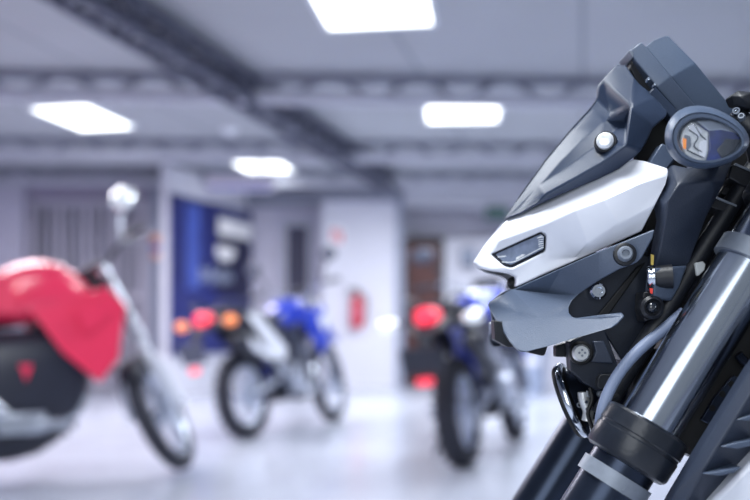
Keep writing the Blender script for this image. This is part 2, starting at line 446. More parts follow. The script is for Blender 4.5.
MB().lathe((c.x, c.y, ZC), (c.x, c.y, ZC - 1), [(0, 0.07), (0.03, 0.07), (0.05, 0.05), (0.06, 0.02)], 20).build('housing', 'bulb_white', sd)
MB().lathe((c.x, c.y, ZC), (c.x, c.y, ZC - 1), [(-0.0, 0.085), (0.012, 0.085)], 20).build('base', 'bulb_white', sd)

# ---- fire extinguisher and its sign on the middle wall
Ye = 12.35
c = P(357, 308, Ye)
fe = thing('fire_extinguisher', 'red fire extinguisher hung on the white middle wall', 'fire extinguisher', (c.x, Ye, c.z - 0.25))
MB().lathe((c.x, Ye, c.z - 0.27), (c.x, Ye, c.z + 1), [(0, 0.075), (0.01, 0.085), (0.36, 0.085), (0.42, 0.06), (0.45, 0.025), (0.48, 0.025)], 20).build('cylinder', 'ext_red', fe)
MB().box((c.x, Ye, c.z + 0.22), (0.05, 0.05, 0.05)).box((c.x - .05, Ye, c.z + 0.25), (0.16, 0.03, 0.02)).box((c.x - .05, Ye, c.z + 0.215), (0.13, 0.03, 0.015)).build('valve', 'bike_black', fe)
MB().sweep([(c.x + .03, Ye, c.z + .22), (c.x + .12, Ye - .01, c.z + .12), (c.x + .11, Ye - .02, c.z - .1), (c.x + .09, Ye - .03, c.z - .2)], 0.014, 8).build('hose', 'bike_black', fe)
MB().box((c.x, Ye + .075, c.z), (0.12, 0.05, 0.3)).build('bracket', 'ext_red', fe, smooth=False)
MB().lathe((c.x, Ye, c.z - 0.12), (c.x, Ye, c.z), [(0, 0.087), (0.12, 0.087)], 20).build('label_band', 'sign_red', fe)
c = P(337, 236, 12.44)
sg = thing('extinguisher_sign', 'small red and white square sign above the fire extinguisher', 'sign', c)
MB().box((c.x, 12.44, c.z), (0.19, 0.012, 0.24)).build('plate', 'board_mark', sg, smooth=False)
MB().box((c.x - .045, 12.43, c.z), (0.05, 0.012, 0.12)).box((c.x - .03, 12.43, c.z + .075), (0.09, .012, .025)).build('pictogram', 'sign_red', sg, smooth=False)
MB().box((c.x + .04, 12.43, c.z - .02), (0.06, 0.012, 0.14)).build('flame_mark', 'sign_red', sg, smooth=False)
# ---- alarm box, exit sign, bins
c = P(468, 258, 12.86)
ab = thing('wall_box', 'grey blue box fixed on the white wall beside the brown door', 'wall box', c)
MB().box((c.x, 12.85, c.z), (0.2, 0.1, 0.28)).build('case', 'box_dark', ab, bevel=0.01)
MB().box((c.x, 12.79, c.z + .02), (0.14, 0.02, 0.16)).build('cover', 'bin_blue', ab, bevel=0.004)
c = P(497, 213, 12.25)
ex = thing('exit_sign', 'small dark green sign under the pale soffit', 'sign', c)
MB().box((c.x, 12.27, c.z), (0.3, 0.05, 0.17)).build('plate', 'exit_green', ex, bevel=0.006)
MB().cyl((c.x, 12.27, c.z + .08), (c.x, 12.27, 2.53), 0.01, n=8).build('bracket', 'post_grey', ex)
def bin_(x, y, h, r, lab):
    o = thing('waste_bin', lab, 'waste bin', (x, y, 0), 'bins by the back wall')
    MB().lathe((x, y, 0), (x, y, 1), [(0, r * .82), (0.02, r * .85), (h * .92, r), (h * .93, r * 1.06), (h, r * 1.06)], 24).build('body', 'bin_blue', o)
    MB().lathe((x, y, h), (x, y, h + 1), [(0, r * 1.08), (0.03, r * 1.08), (0.09, r * .7), (0.1, r * .3)], 24).build('lid', 'wall_grey', o)
    MB().box((x, y - r * 0.99, h * .7), (r * .9, 0.03, 0.1)).build('label_plate', 'wall_white', o, bevel=.005)
c = P(527, 0, 11.2); bin_(c.x, 11.2, 0.6, 0.25, 'round pale blue waste bin in front of the white back wall')

# ================================================================== BACKGROUND MOTORCYCLES
def wheel(parent, name, c, Rw, rt, ax, xf, knob=True, spokes=18, rimm='spoke_silver', alloy=False):
    ax = Vector(ax)
    def B(mb, nm, m, par, **k):
        mb.v = [xf(v) for v in mb.v]; return mb.build(nm, m, par, **k)
    mb = MB().torus(c, ax, Rw - rt, rt, 44, 12, 0.95)
    u = Vector((1, 0, 0)); w = Vector((0, 0, 1))
    if knob:
        for i in range(40):
            a = 2 * math.pi * i / 40; rad = u * math.cos(a) + w * math.sin(a); tg = -u * math.sin(a) + w * math.cos(a)
            rot = Matrix((rad, ax, tg)).transposed()
            for s in ((-0.5, 0.5) if i % 2 else (-0.85, 0, 0.85)):
                mb.box(Vector(c) + rad * (Rw - rt + rt * math.cos(s)) + ax * (rt * math.sin(s)), (0.018, 0.024, 0.022), rot)
    wh = B(mb, name, 'tyre', parent)
    B(MB().torus(c, ax, Rw - rt * 1.75, rt * 0.42, 40, 8, 1.5), 'rim', rimm, wh)
    mb = MB()
    n = 5 if alloy else spokes
    for i in range(n):
        a = 2 * math.pi * i / n
        p = Vector(c) + (u * math.cos(a) + w * math.sin(a)) * (Rw - rt * 1.8)
        a2 = a + (0.0 if alloy else (0.5 if i % 2 else -0.5)); q = Vector(c) + (u * math.cos(a2) + w * math.sin(a2)) * 0.035 + ax * (0.0 if alloy else (0.03 if i % 4 < 2 else -0.03))
        mb.cyl(q, p, 0.014 if alloy else 0.0045, n=6)
    B(mb, 'spoke', rimm, wh)
    B(MB().lathe(Vector(c) - ax * .055, Vector(c) + ax, [(0, .025), (.02, .05), (.09, .05), (.11, .025)], 18), 'hub', 'bike_silver', wh)
    B(MB().lathe(Vector(c) - ax * .06, Vector(c) + ax, [(0, .12), (.006, .12)], 26), 'brake_disc', 'spoke_silver', wh)
    return wh

def motorcycle(label, contact_rear, heading, lean, scale, st):
    root = thing('motorcycle', label, 'motorcycle', (0, 0, 0), 'motorcycles parked in the showroom')
    steer = st.get('steer', 0)
    fx, rr, rf = 1.36, st.get('rr', .315), st.get('rf', .345)
    axle = Vector((fx, 0, rf)); head = Vector((1.0, 0, 1.02)); sax = (head - axle).normalized()
    SR = Matrix.Translation(head) @ Matrix.Rotation(R(steer), 4, sax) @ Matrix.Translation(-head)
    I = lambda v: Vector(v)
    S = lambda v: SR @ Vector(v)
    def B(mb, nm, m, par=root, xf=I, **k):
        mb.v = [xf(v) for v in mb.v]; return mb.build(nm, m, par, **k)
    Y = Vector((0, 1, 0)); body = st['body']; trail = st['trail']
    wheel(root, 'rear_wheel', (0, 0, rr), rr, .058, Y, I, trail, alloy=st.get('alloy', False), rimm=st.get('rim', 'spoke_silver'))
    wheel(root, 'front_wheel', axle, rf, .046, Y, S, trail, alloy=st.get('alloy', False), rimm=st.get('rim', 'spoke_silver'))
    # fork
    for s in (-1, 1):
        o = Vector((0, .095 * s, 0)); mid = axle.lerp(head, .52)
        fk = B(MB().cyl(axle + o, mid + o, .03, .027), 'fork_leg', st.get('fork', 'bike_silver'), root, S)
        B(MB().cyl(mid + o, head + sax * .06 + o, .021 if trail else .032), 'fork_tube', 'bike_silver' if not st.get('gaiter') else 'bike_black', fk, S)
    B(MB().box(head + Vector((0, 0, -.02)), (.07, .25, .03)).box(axle.lerp(head, .74), (.07, .25, .035)), 'triple_clamp', 'bike_black', root, S, bevel=.006)
    # front fender
    mb = MB(); secs = []
    if trail:
        path = [(fx - .40, .735, .07), (fx - .2, .80, .085), (fx, .80, .085), (fx + .2, .765, .075), (fx + .36, .70, .045)]
        for i, (x, z, hw) in enumerate(path): secs.append((x, 0, z, hw, .014 + .008 * (i % 2)))
        mb.loft(secs, 16, 2.2)
    else:
        for i in range(9):
            a = R(20 + i * 17); p = axle + Vector((math.cos(a) * (rf + .03), 0, math.sin(a) * (rf + .03)))
            t = Vector((math.cos(a), 0, math.sin(a)))
            vs = [p + Y * (-.075) - t * .07, p + Y * (-.05), p + Y * .05, p + Y * .075 - t * .07]
            mb.v += vs
            if i: n = len(mb.v); mb.f += [[n - 8 + k, n - 8 + k + 1, n - 4 + k + 1, n - 4 + k] for k in range(3)]
        mb.f = [list(f) for f in mb.f]
    ff = B(mb, 'front_fender', st.get('fender', body), root, S)
    if not trail:
        sl = ff.modifiers.new('wall', 'SOLIDIFY'); sl.thickness = .006
    # headlight and mask
    hl = Vector((1.13, 0, .94))
    hm = B(MB().loft([(hl.x - .08, 0, hl.z, .11, .12), (hl.x + .0, 0, hl.z, .12, .13), (hl.x + .05, 0, hl.z - .01, .10, .115)], 20, 3), 'headlight', st.get('mask', body), root, S, bevel=.01)
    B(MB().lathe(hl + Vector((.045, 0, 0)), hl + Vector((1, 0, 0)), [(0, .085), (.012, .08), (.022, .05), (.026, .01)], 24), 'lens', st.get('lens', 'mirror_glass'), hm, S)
    # handlebar
    hw = .39
    bar = B(MB().sweep([(.90, -hw, 1.13), (.97, -.22, 1.14), (1.0, -.08, 1.07), (1.0, .08, 1.07), (.97, .22, 1.14), (.90, hw, 1.13)], .012, 10), 'handlebar', st.get('bar', 'bike_silver'), root, S)
    for s in (-1, 1):
        sig_front = st.get('front_signal', True)
        B(MB().cyl((.93, .27 * s, 1.137), (.885, .41 * s, 1.128), .018), 'grip', 'bike_black', bar, S)
        B(MB().sweep([(.965, .25 * s, 1.14), (1.0, .30 * s, 1.135), (.96, .42 * s, 1.125)], .007, 6), 'lever', 'bike_silver', bar, S)
        mz = st.get('mirror_z', 1.36); mr_ = st.get('mirror_r', .055)
        if s in st.get('no_mirror', ()): continue
        mirr = B(MB().sweep([(.95, .24 * s, 1.14), (.97, .27 * s, 1.14 + (mz - 1.14) * .5), (.96, .33 * s, mz - .03)], .008, 8), 'mirror', st.get('mstem', 'bike_black'), root, S)
        B(MB().ball((.96, .34 * s, mz), (.028, mr_ * 1.25, mr_), 18, 10), 'mirror_housing', st.get('mhouse', 'bike_black'), mirr, S)
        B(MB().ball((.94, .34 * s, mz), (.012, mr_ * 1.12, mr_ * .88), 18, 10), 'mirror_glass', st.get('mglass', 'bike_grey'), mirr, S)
        if not sig_front: continue
        tsf = B(MB().cyl((1.10, .09 * s, .93), (1.10, .19 * s, .93), .008, n=8), 'front_turn_signal', 'bike_black', root, S)
        B(MB().ball((1.10, .21 * s, .93), (.045, .035, .032), 14, 8), 'signal_lens', 'signal_orange', tsf, S)
    B(MB().box((1.06, 0, 1.1), (.06, .16, .1), Matrix.Rotation(R(-30), 3, 'Y')), 'instrument', 'bike_black', root, S, bevel=.012)
    # tank
    if trail:
        B(MB().loft([(.50, 0, .86, .07, .05), (.58, 0, .90, .11, .09), (.72, 0, .93, .15, .12), (.86, 0, .93, .15, .13), (.96, 0, .93, .09, .09), (.99, 0, .93, .05, .05)], 20, 2.6), 'fuel_tank', body, sub=1)
    else:
        B(MB().loft([(.40, 0, .88, .09, .06), (.46, 0, .92, .14, .11), (.60, 0, .96, .19, .16), (.76, 0, .98, .20, .175), (.90, 0, .95, .17, .14), (.98, 0, .92, .10, .09), (1.0, 0, .92, .04, .04)], 22, 2.5), 'fuel_tank', body, sub=1)
        for s in (-1, 1):
            B(MB().prism([(.44, .185 * s, .86), (.60, .215 * s, .84), (.56, .215 * s, 1.04), (.46, .15 * s, 1.03)], (0, .012 * s, 0)), 'tank_panel', st.get('trim', 'bike_white'), bevel=.008)
    for s in (-1, 1):
        dx = st.get('shroud_dx', 0)
        sh = [(.68 + dx, .155 * s, .90), (1.08 + dx, .15 * s, .99), (1.17 + dx, .165 * s, .90), (1.06 + dx, .19 * s, .70), (.92 + dx, .19 * s, .56), (.84 + dx, .185 * s, .66)]
        if not trail: sh[3:5] = [(1.12 + dx, .19 * s, .62), (1.02 + dx, .19 * s, .50)]
        so = B(MB().prism(sh, (0, .02 * s, 0)), 'tank_shroud', body, bevel=.012)
        B(MB().prism([(.90 + dx, .205 * s, .86), (1.09 + dx, .20 * s, .93), (1.11 + dx, .20 * s, .87), (.96 + dx, .212 * s, .74)], (0, .008 * s, 0)), 'shroud_decal', st.get('trim', 'bike_white'), so)
    # seat, tail, panels
    B(MB().loft([(-.27, 0, .91, .07, .03), (-.2, 0, .915, .11, .045), (.15, 0, .885, .125, .055), (.4, 0, .86, .11, .05), (.56, 0, .89, .08, .05), (.66, 0, .93, .05, .03)], 18, 2.8), 'seat', 'bike_black', sub=1)
    tl = B(MB().loft([(-.50, 0, .76, .05, .012), (-.42, 0, .82, .08, .025), (-.25, 0, .855, .10, .035), (.05, 0, .83, .09, .03)], 16, 2.4), 'tail_fender', st.get('tail', 'bike_black'))
    for s in (-1, 1):
        B(MB().prism([(-.24, .115 * s, .88), (.28, .125 * s, .84), (.46, .12 * s, .82), (.42, .12 * s, .66), (.22, .125 * s, .58)], (0, .015 * s, 0)), 'side_panel', 'bike_black', bevel=.01)
        if st.get('side') == 'bike_white': B(MB().prism([(-.10, .142 * s, .90), (.06, .142 * s, .90), (.44, .145 * s, .64), (.40, .145 * s, .54), (.26, .145 * s, .56)], (0, .012 * s, 0)), 'side_strip', 'bike_white', bevel=.01)
        B(MB().sweep([(-.36, .09 * s, .90), (-.34, .12 * s, .97), (-.1, .13 * s, .965), (.0, .12 * s, .91)], .011, 8), 'grab_rail', st.get('rail', 'bike_black'))
        ts = B(MB().cyl((-.38, .06 * s, .84), (-.38, .17 * s, .84), .009, n=8), 'turn_signal', 'bike_black')
        B(MB().ball((-.38, .20 * s, .84), (.045, .048, .036), 14, 8), 'signal_lens', st.get('signal', 'signal_orange'), ts)
    B(MB().loft([(-.46, 0, .86, .045, .04), (-.43, 0, .865, .058, .05), (-.36, 0, .865, .055, .045)], 16, 3), 'tail_light', 'tail_red')
    ph = B(MB().prism([(-.50, -.03, .78), (-.50, .03, .78), (-.56, .03, .60), (-.56, -.03, .60)], (.012, 0, 0)), 'plate_hanger', 'bike_black')
    B(MB().box((-.575, 0, .63), (.01, .19, .14), Matrix.Rotation(R(-18), 3, 'Y')), 'number_plate', st.get('plate', 'bike_white'), ph)
    B(MB().box((-.565, 0, .52), (.02, .075, .04)), 'rear_reflector', 'tail_red', ph, bevel=.006)
    if not trail:
        B(MB().loft([(.12, 0, .46, .10, .16), (.22, 0, .46, .17, .27), (.45, 0, .45, .20, .33), (.72, 0, .46, .20, .33), (.90, 0, .54, .17, .25), (.98, 0, .62, .10, .12)], 24, 3), 'belly_fairing', 'bike_black', sub=1)
        for s in (-1, 1):
            B(MB().prism([(.60, .205 * s, .60), (.66, .205 * s, .60), (.63, .205 * s, .52)], (0, .008 * s, 0)), 'fairing_decal', 'bike_red')
            B(MB().sweep([(.34, .225 * s, .50), (.44, .235 * s, .42), (.52, .235 * s, .36)], [.055, .05, .045], 14).box((.60, .24 * s, .32), (.22, .05, .10)).box((.74, .25 * s, .31), (.16, .06, .05)), 'crank_cover', 'bike_silver', bevel=.01)
            B(MB().prism([axle.lerp(head, .02) + Vector((-.075, .135 * s, 0)), axle.lerp(head, .02) + Vector((.06, .135 * s, 0)), axle.lerp(head, .40) + Vector((.05, .135 * s, 0)), axle.lerp(head, .40) + Vector((-.03, .135 * s, 0))], (0, .012 * s, 0)), 'fork_guard', 'bike_white', root, S, bevel=.02)
    # frame, engine, swingarm
    mb = MB()
    for s in (-1, 1):
        mb.sweep([(.96, .03 * s, .93), (.90, .05 * s, .6), (.82, .09 * s, .28), (.5, .10 * s, .27), (.36, .1 * s, .45), (.34, .1 * s, .78), (-.3, .09 * s, .84)], .018, 8)
    mb.sweep([(.98, 0, .95), (.7, 0, .84), (.34, 0, .78)], .025, 8)
    B(mb, 'frame', 'bike_black')
    eng = B(MB().loft([(.38, 0, .42, .10, .09), (.46, 0, .42, .14, .13), (.62, 0, .40, .15, .14), (.76, 0, .41, .13, .12), (.84, 0, .42, .07, .06)], 20, 3), 'engine', st.get('engine', 'bike_grey'), bevel=.01)
    mb = MB()
    for i in range(8): mb.box((.72 + i * .006, 0, .52 + i * .028), (.17, .19, .014), Matrix.Rotation(R(12), 3, 'Y'))
    mb.box((.74, 0, .62), (.11, .12, .26), Matrix.Rotation(R(12), 3, 'Y')); mb.box((.77, 0, .76), (.14, .15, .08), Matrix.Rotation(R(12), 3, 'Y'))
    B(mb, 'cylinder_fin', st.get('engine', 'bike_grey'), eng, smooth=False)
    for s in (-1, 1):
        B(MB().lathe((.56, .13 * s, .40), (.56, .3 * s, .40), [(0, .11), (.04, .105), (.055, .07), (.06, .02)], 24), 'crankcase_cover', st.get('cover', 'bike_silver'), eng)
    B(MB().box((.84, 0, .33), (.1, .2, .1)).box((.6, 0, .26), (.5, .22, .03)), 'skid_plate', st.get('skid', 'bike_black'), bevel=.01)
    mb = MB()
    for s in (-1, 1): mb.sweep([(.38, .1 * s, .42), (.2, .1 * s, .37), (-.03, .1 * s, rr)], .026, 8)
    mb.box((.27, 0, .39), (.06, .2, .05))
    B(mb, 'swingarm', st.get('swing', 'bike_silver'), bevel=.004)
    B(MB().cyl((.30, 0, .42), (.34, 0, .74), .04, n=16), 'rear_shock', 'bike_blue' if trail else 'bike_black')
    B(MB().torus((.22, .07, .35), (0, 1, 0), .05, .008, 20, 6), 'chain_guide', 'bike_black')
    ex = B(MB().sweep([(.83, -.04, .66), (.94, -.06, .60), (.93, -.1, .42), (.80, -.14, .32), (.55, -.16, .36), (.35, -.15, .47), (.2, -.15, .56)], .022, 10), 'exhaust_pipe', 'bike_silver')
    e0, e1 = ((.24, -.155, .53), (-.33, -.175, .73)) if trail else ((.34, -.16, .40), (-.30, -.19, .50))
    mf = B(MB().lathe(e0, e1, [(0, .024), (.06, .05), (.12, .058), (.52, .058), (.58, .045), (.60, .03)], 20), 'muffler', st.get('muffler', 'bike_black'), ex)
    B(MB().prism([Vector(e0).lerp(Vector(e1), t) + Vector((0, -.062, dz)) for t, dz in ((.2, -.035), (.75, -.035), (.78, .035), (.18, .03))], (0, .02, 0)), 'heat_shield', st.get('shield', 'bike_silver'), mf, bevel=.006)
    for s in (-1, 1):
        B(MB().cyl((.45, .1 * s, .30), (.45, .26 * s, .30), .012, n=8).box((.45, .22 * s, .31), (.05, .12, .022)), 'footpeg', 'bike_silver')
    B(MB().sweep([(.42, .12, .28), (.40, .2, .14), (.38, .25, .015)], .011, 8), 'side_stand', 'bike_black')
    B(MB().sweep([(.5, -.17, .3), (.66, -.19, .27), (.72, -.19, .3)], .009, 6).cyl((.72, -.16, .3), (.72, -.22, .3), .012, n=8), 'brake_pedal', 'bike_silver')
    root.scale = (scale, scale * st.get('wide', 1), scale)
    root.rotation_euler = (R(-lean), 0, R(heading))
    root.location = contact_rear
    return root

def gp(px, py):                          # point of the floor under a photo pixel
    Y = CH * F / (py - HY); return Vector(((px - 375) / F * Y, Y, 0))
# trail bike with a white side panel, in front of the navy board
p = gp(248, 439); q = gp(322, 423)
motorcycle('blue and black trail motorcycle with white side panel, tail toward the navy display board', p, math.degrees(math.atan2(q.y - p.y, q.x - p.x)), 7, 1.04,
           dict(trail=True, body='bike_blue', side='bike_white', steer=8, front_signal=False, fork='bike_grey', shield='bike_white', mask='bike_white', plate='bike_grey', mhouse='bike_grey'))
p = gp(464, 466); q = gp(519, 436)
motorcycle('blue trail motorcycle with black tail and side, standing before the brown door', p, math.degrees(math.atan2(q.y - p.y, q.x - p.x)), 6, 1.05,
           dict(wide=1.2, trail=True, body='bike_blue', side='bike_black', steer=4, fork='bike_grey', shield='bike_silver', mask='bike_blue', plate='bike_black', mhouse='bike_grey', muffler='bike_black', signal='mirror_glass'))
# red road bike at the left, heading right, bars turned
hd = 32; fr_ = gp(163, 475); sc = 1.06
p = fr_ - Vector((math.cos(R(hd)), math.sin(R(hd)), 0)) * 1.36 * sc
motorcycle('red motorcycle with black engine and bright round mirror, front wheel turned, beside the barred gate', p, hd, 5, sc,
           dict(trail=False, body='bike_red', side='bike_black', steer=56, mglass='mirror_glass', fork='bike_white', fender='bike_black', mask='bike_grey', trim='bike_red', front_signal=False, no_mirror=(1,), shroud_dx=-.04, lens='bike_grey', engine='bike_black', cover='bike_black',
                mirror_z=1.37, mirror_r=.062, mhouse='bike_silver', mstem='bike_silver', swing='bike_black', shield='bike_white', muffler='bike_silver', bar='bike_black', rf=.32, rr=.32))

exec_fg = True
# ================================================================== THE BIG MOTORCYCLE IN FRONT
DC = 0.743
BK = thing('motorcycle', 'big grey and white motorcycle front with angular headlight panel and thick chrome fork', 'motorcycle', (0.3, DC, 0), 'motorcycles parked in the showroom')
def shell(name, m, V, faces, thick, bevel=0.0016, mirror=True, parent=None, seg=3, ang=40):
    """faceted skin from photo points with distance, given depth away from the viewer side"""
    keys = list(V); idx = {k: i for i, k in enumerate(keys)}
    mb = MB(); mb.v = [P(*V[k]) for k in keys]; fc = [[idx[k] for k in f] for f in faces]
    from collections import Counter
    ec = Counter(); dire = {}
    for f in fc:
        for i in range(len(f)):
            a, b = f[i], f[(i + 1) % len(f)]; ec[frozenset((a, b))] += 1; dire[frozenset((a, b))] = (a, b)
    n0 = len(mb.v); bk = {}
    for e, c in ec.items():
        if c == 1:
            for i in e:
                if i not in bk:
                    v = mb.v[i].copy(); v.y = min(v.y + thick, max(DC, v.y + 0.002)); bk[i] = len(mb.v); mb.v.append(v)
    for e, c in ec.items():
        if c == 1:
            a, b = dire[e]; fc.append([b, a, bk[a], bk[b]])
    mb.f = fc
    o = mb.build(name, m, parent or BK, bevel=bevel, seg=seg, ang=ang)
    if mirror:
        o2 = o.copy(); COL.objects.link(o2); o2.scale = (1, -1, 1)
        if parent is not None: o2.parent = parent
    return o
def plate(name, m, pts, Y, th, bevel=0.001, parent=None, mirror=False, Ys=None):
    w = [P(px, py, Y) if len(q) == 0 else P(px, py, q[0]) for px, py, *q in pts]
    o = MB().prism(w, (0, th, 0)).build(name, m, parent or BK, bevel=bevel, seg=2)
    if mirror:
        o2 = o.copy(); COL.objects.link(o2); o2.scale = (1, -1, 1)
    return o

# ---- upper cowl
V = dict(a=(505, 219, .738), b=(520, 195, .743), c=(545, 160, .743), d=(570, 130, .743), e=(590, 108, .743), f=(597, 99, .742),
         g=(599, 86, .738), h=(603, 80, .735), i=(617, 64, .728), j=(626, 64, .720), k=(636, 79, .706), l=(648, 94, .698), m=(655, 96, .692),
         n=(668, 111, .684), o=(667, 116, .682), p=(653, 128, .680), q=(648, 140, .680), r=(641, 151, .680), s=(637, 155, .681), t=(620, 168, .684), u=(600, 178, .689),
         v=(570, 190, .698), w=(539, 204, .710), x=(520, 214, .722), R1=(631, 106, .674), Hc=(610, 112, .732), R3=(603, 122, .712), R4=(585, 137, .710), R5=(560, 162, .714),
         R6=(539, 186, .720), R7=(520, 207, .730), R8=(626, 145, .668), S1=(603, 162, .676), S2=(575, 178, .688), S3=(545, 194, .702), Mc=(598, 145, .697), Hd=(626, 121, .712))
fcs = ['h i j k R1', 'h R1 Hc', 'g h Hc', 'f g Hc', 'k l m R1', 'm n o p R1', 'R1 p q r R8', 'Hc R1 Hd R3', 'e f Hc R3', 'd e R3 R4', 'c d R4 R5', 'b c R5 R6', 'a b R6 R7', 'a R7 x',
       'R7 R6 S3 w x', 'S3 S2 v w', 'S2 S1 u v', 'S1 R8 r s t u', 'R3 Hd Mc', 'R1 R8 Hd', 'Hd R8 Mc', 'R8 S1 Mc', 'S1 S2 Mc', 'S2 S3 R6 Mc', 'R6 R5 Mc', 'R5 R4 Mc', 'R4 R3 Mc']
shell('upper_cowl', 'cowl_grey', V, [x.split() for x in fcs], .03, bevel=.0028, seg=4)
# round marker lamp on the cowl
c = P(605.5, 142.5, .684); dn = Vector((-.35, -1, .12)).normalized()
ml = MB().lathe(c - dn * .008, c + dn, [(-.004, .0088), (.008, .0088), (.0105, .0080), (.0102, .0066), (.002, .0064)], 28).build('marker_lamp', 'satin_black', BK)
MB().lathe(c - dn * .004, c + dn, [(.0, .0066), (.0095, .0064), (.0112, .0045), (.0118, .001)], 24).build('marker_lens', 'reflector', ml)

# ---- white headlight panel
V = dict(A=(474, 262, .736), B=(485, 244, .742), C=(502, 223, .743), D=(520, 211, .736), E=(545, 199, .720), F=(575, 187, .706), G=(600, 174, .695), H=(625, 162, .686), I=(635, 159, .683), J=(646, 161, .678),
         K=(668, 168, .668), L=(669, 173, .665), M=(666, 184, .663), N=(655, 206, .664), O=(642, 231, .670), P=(620, 241, .676), Q=(600, 250, .682), R=(570, 263, .692), S=(540, 276, .702), T=(516, 287, .712),
         U=(517, 277, .712), V=(510, 273, .715), W=(490, 270, .724), X=(479, 267, .732),
         c1=(640, 184, .660), c2=(602, 200, .664), c3=(575, 210, .673), c4=(548, 222, .686), e1=(618, 224, .6665), e2=(588, 243, .677), e3=(577, 256, .6905), e4=(548, 259, .6985), z1=(498, 240, .722),
         w1=(491, 254, .7265), w2=(542, 231, .695), w3=(547, 235, .693), w4=(546, 251, .697), w5=(512, 268, .712), w6=(504, 266, .717))
fcs = ['D E F G H I J K L c1 c2 c3 c4 z1', 'B C D z1', 'A B z1 w1', 'z1 c4 w3 w2 w1', 'L M N e1 c2 c1', 'c2 e1 e2 c3', 'c3 e2 e3 e4 w4 w3 c4', 'N O P e1', 'e1 P Q e2', 'e2 Q R e3', 'e3 R S e4', 'e4 S T U w5 w4', 'U V W w6 w5', 'A w1 w6 W X']
shell('headlight_panel', 'white_gloss', V, [x.split() for x in fcs], .010, bevel=.0016, seg=3)
# window lamp in the panel
lens = dict(a=(489, 254, .7305), b=(542, 229, .699), c=(549, 234, .697), d=(548, 252, .701), e=(512, 270, .716), f=(503, 268, .721))
ps = shell('position_lamp', 'lens_frame', lens, [list('abcdef')], .004, bevel=.0004, mirror=True)
inn = dict(a=(495, 254.5, .7268), b=(541, 234, .6965), c=(544, 236.5, .6953), d=(543.5, 249, .6985), e=(512, 264.5, .7138), f=(506, 263.5, .7175))
pl = shell('lamp_lens', 'lens_dark', inn, [list('abcdef')], .002, bevel=.0003, mirror=False, parent=BK); pl.parent = ps
mb = MB()
mb.sweep([P(498, 257, .7235), P(516, 255, .7135), P(522, 250, .7095), P(531, 246, .7045), P(536, 239, .7005), P(542, 236, .6955)], .0006, 6, 4)
mb.sweep([P(502, 262, .7185), P(513, 262, .7125), P(524, 257, .7075), P(543, 247, .6975)], .0004, 6, 4)
for k in range(6):
    y = 237 + k * 2.1; mb.sweep([P(538 + .2 * k, y + 1, .6965), P(543.5, y, .6945)], .0003, 5, 0)
mb.build('reflector_line', 'reflector', ps)
mb = MB().prism([P(516, 255, .7125), P(522, 251, .7095), P(530, 247, .7050), P(525, 255, .7075), P(516, 260, .7115)], (0, .0006, 0)); mb.build('reflector', 'reflector', ps)

# ---- lower grey wing
V = dict(a=(655, 229, .653), b=(653, 238, .654), c=(642, 258, .658), d=(636, 263, .659), e=(620, 269, .667), f=(600, 280, .676), g=(586, 289, .683), h=(578, 295, .687), i=(572, 301, .687), j=(569, 307, .685), k=(569, 312, .680),
         l=(573, 317, .670), m=(577, 318, .667), n=(600, 315, .658), o=(622, 312.5, .653), p=(625, 316, .650), q=(618, 324, .648), r=(612, 328, .647), s=(568, 340, .650), t=(546, 347, .655), u=(526, 352, .661), v=(521, 352, .664), w=(516, 348, .668),
         x=(510, 341, .678), y=(499, 324, .722), z=(492, 313, .740), A1=(488, 305, .742), B1=(490, 301, .742), C1=(512, 290, .714), D1=(560, 269, .683), E1=(600, 251, .670), k1=(503, 322, .700), k2=(540, 318, .682), C2=(545, 295, .710))
fcs = ['a b c d e f E1', 'E1 f g h C2 D1', 'D1 C2 C1', 'C1 C2 h i j k l k2 k1 y z A1 B1', 'k1 k2 l m n o p q r s t u v w x y']
shell('lower_wing', 'wing_grey', V, [x.split() for x in fcs], .007, bevel=.002, seg=4)
MB().ball(P(512.5, 283, .737), (.0045, .006, .0052), 18, 12).build('rubber_plug', 'deep_black', BK)
plate('wing_tab', 'satin_black', [(494, 320), (505, 322), (514, 347), (508, 347), (495, 340)], .705, .02)
plate('wing_tab', 'satin_black', [(528, 351), (548, 346), (545, 355), (543, 356), (530, 353)], .70, .02)
plate('wing_tab', 'satin_black', [(556, 346), (572, 340), (572, 357), (556, 357)], .70, .012)

def bolt(px, py, Y, r, m='chrome', hexs=True, d=(-.1, -1, .1), h=.004, cross=False):
    c = P(px, py, Y); d = Vector(d).normalized()
    o = MB().lathe(c + d * -.002, c + d, [(0, r), (.002 + h * .5, r), (.002 + h, r * .78)] + ([(.002 + h, r * .5), (.002 + h * .55, r * .42)] if not cross else [(.0021 + h, r * .3)]), 20).build('bolt', m, BK)
    if cross:
        u = d.orthogonal().normalized(); w = d.cross(u); q = c + d * (h + .002)
        s = MB()
        for k in range(4):
            a = math.pi / 4 + k * math.pi / 2; s.cyl(q + (u * math.cos(a) + w * math.sin(a)) * r * .32, q + (u * math.cos(a) + w * math.sin(a)) * r * .32 + d * .0006, r * .13, n=8)
        s.build('recess', 'band_grey', o)
    return o
# washer + bolt on the wing
c = P(624.5, 254.5, .656)
MB().lathe(c, c + Vector((-.05, -1, .05)), [(0, .0085), (.003, .0082), (.004, .0065)], 26).build('grommet', 'satin_black', BK)
bolt(625, 254, .651, .0056, 'band_grey')
bolt(598, 291.5, .684, .0062, 'chrome')
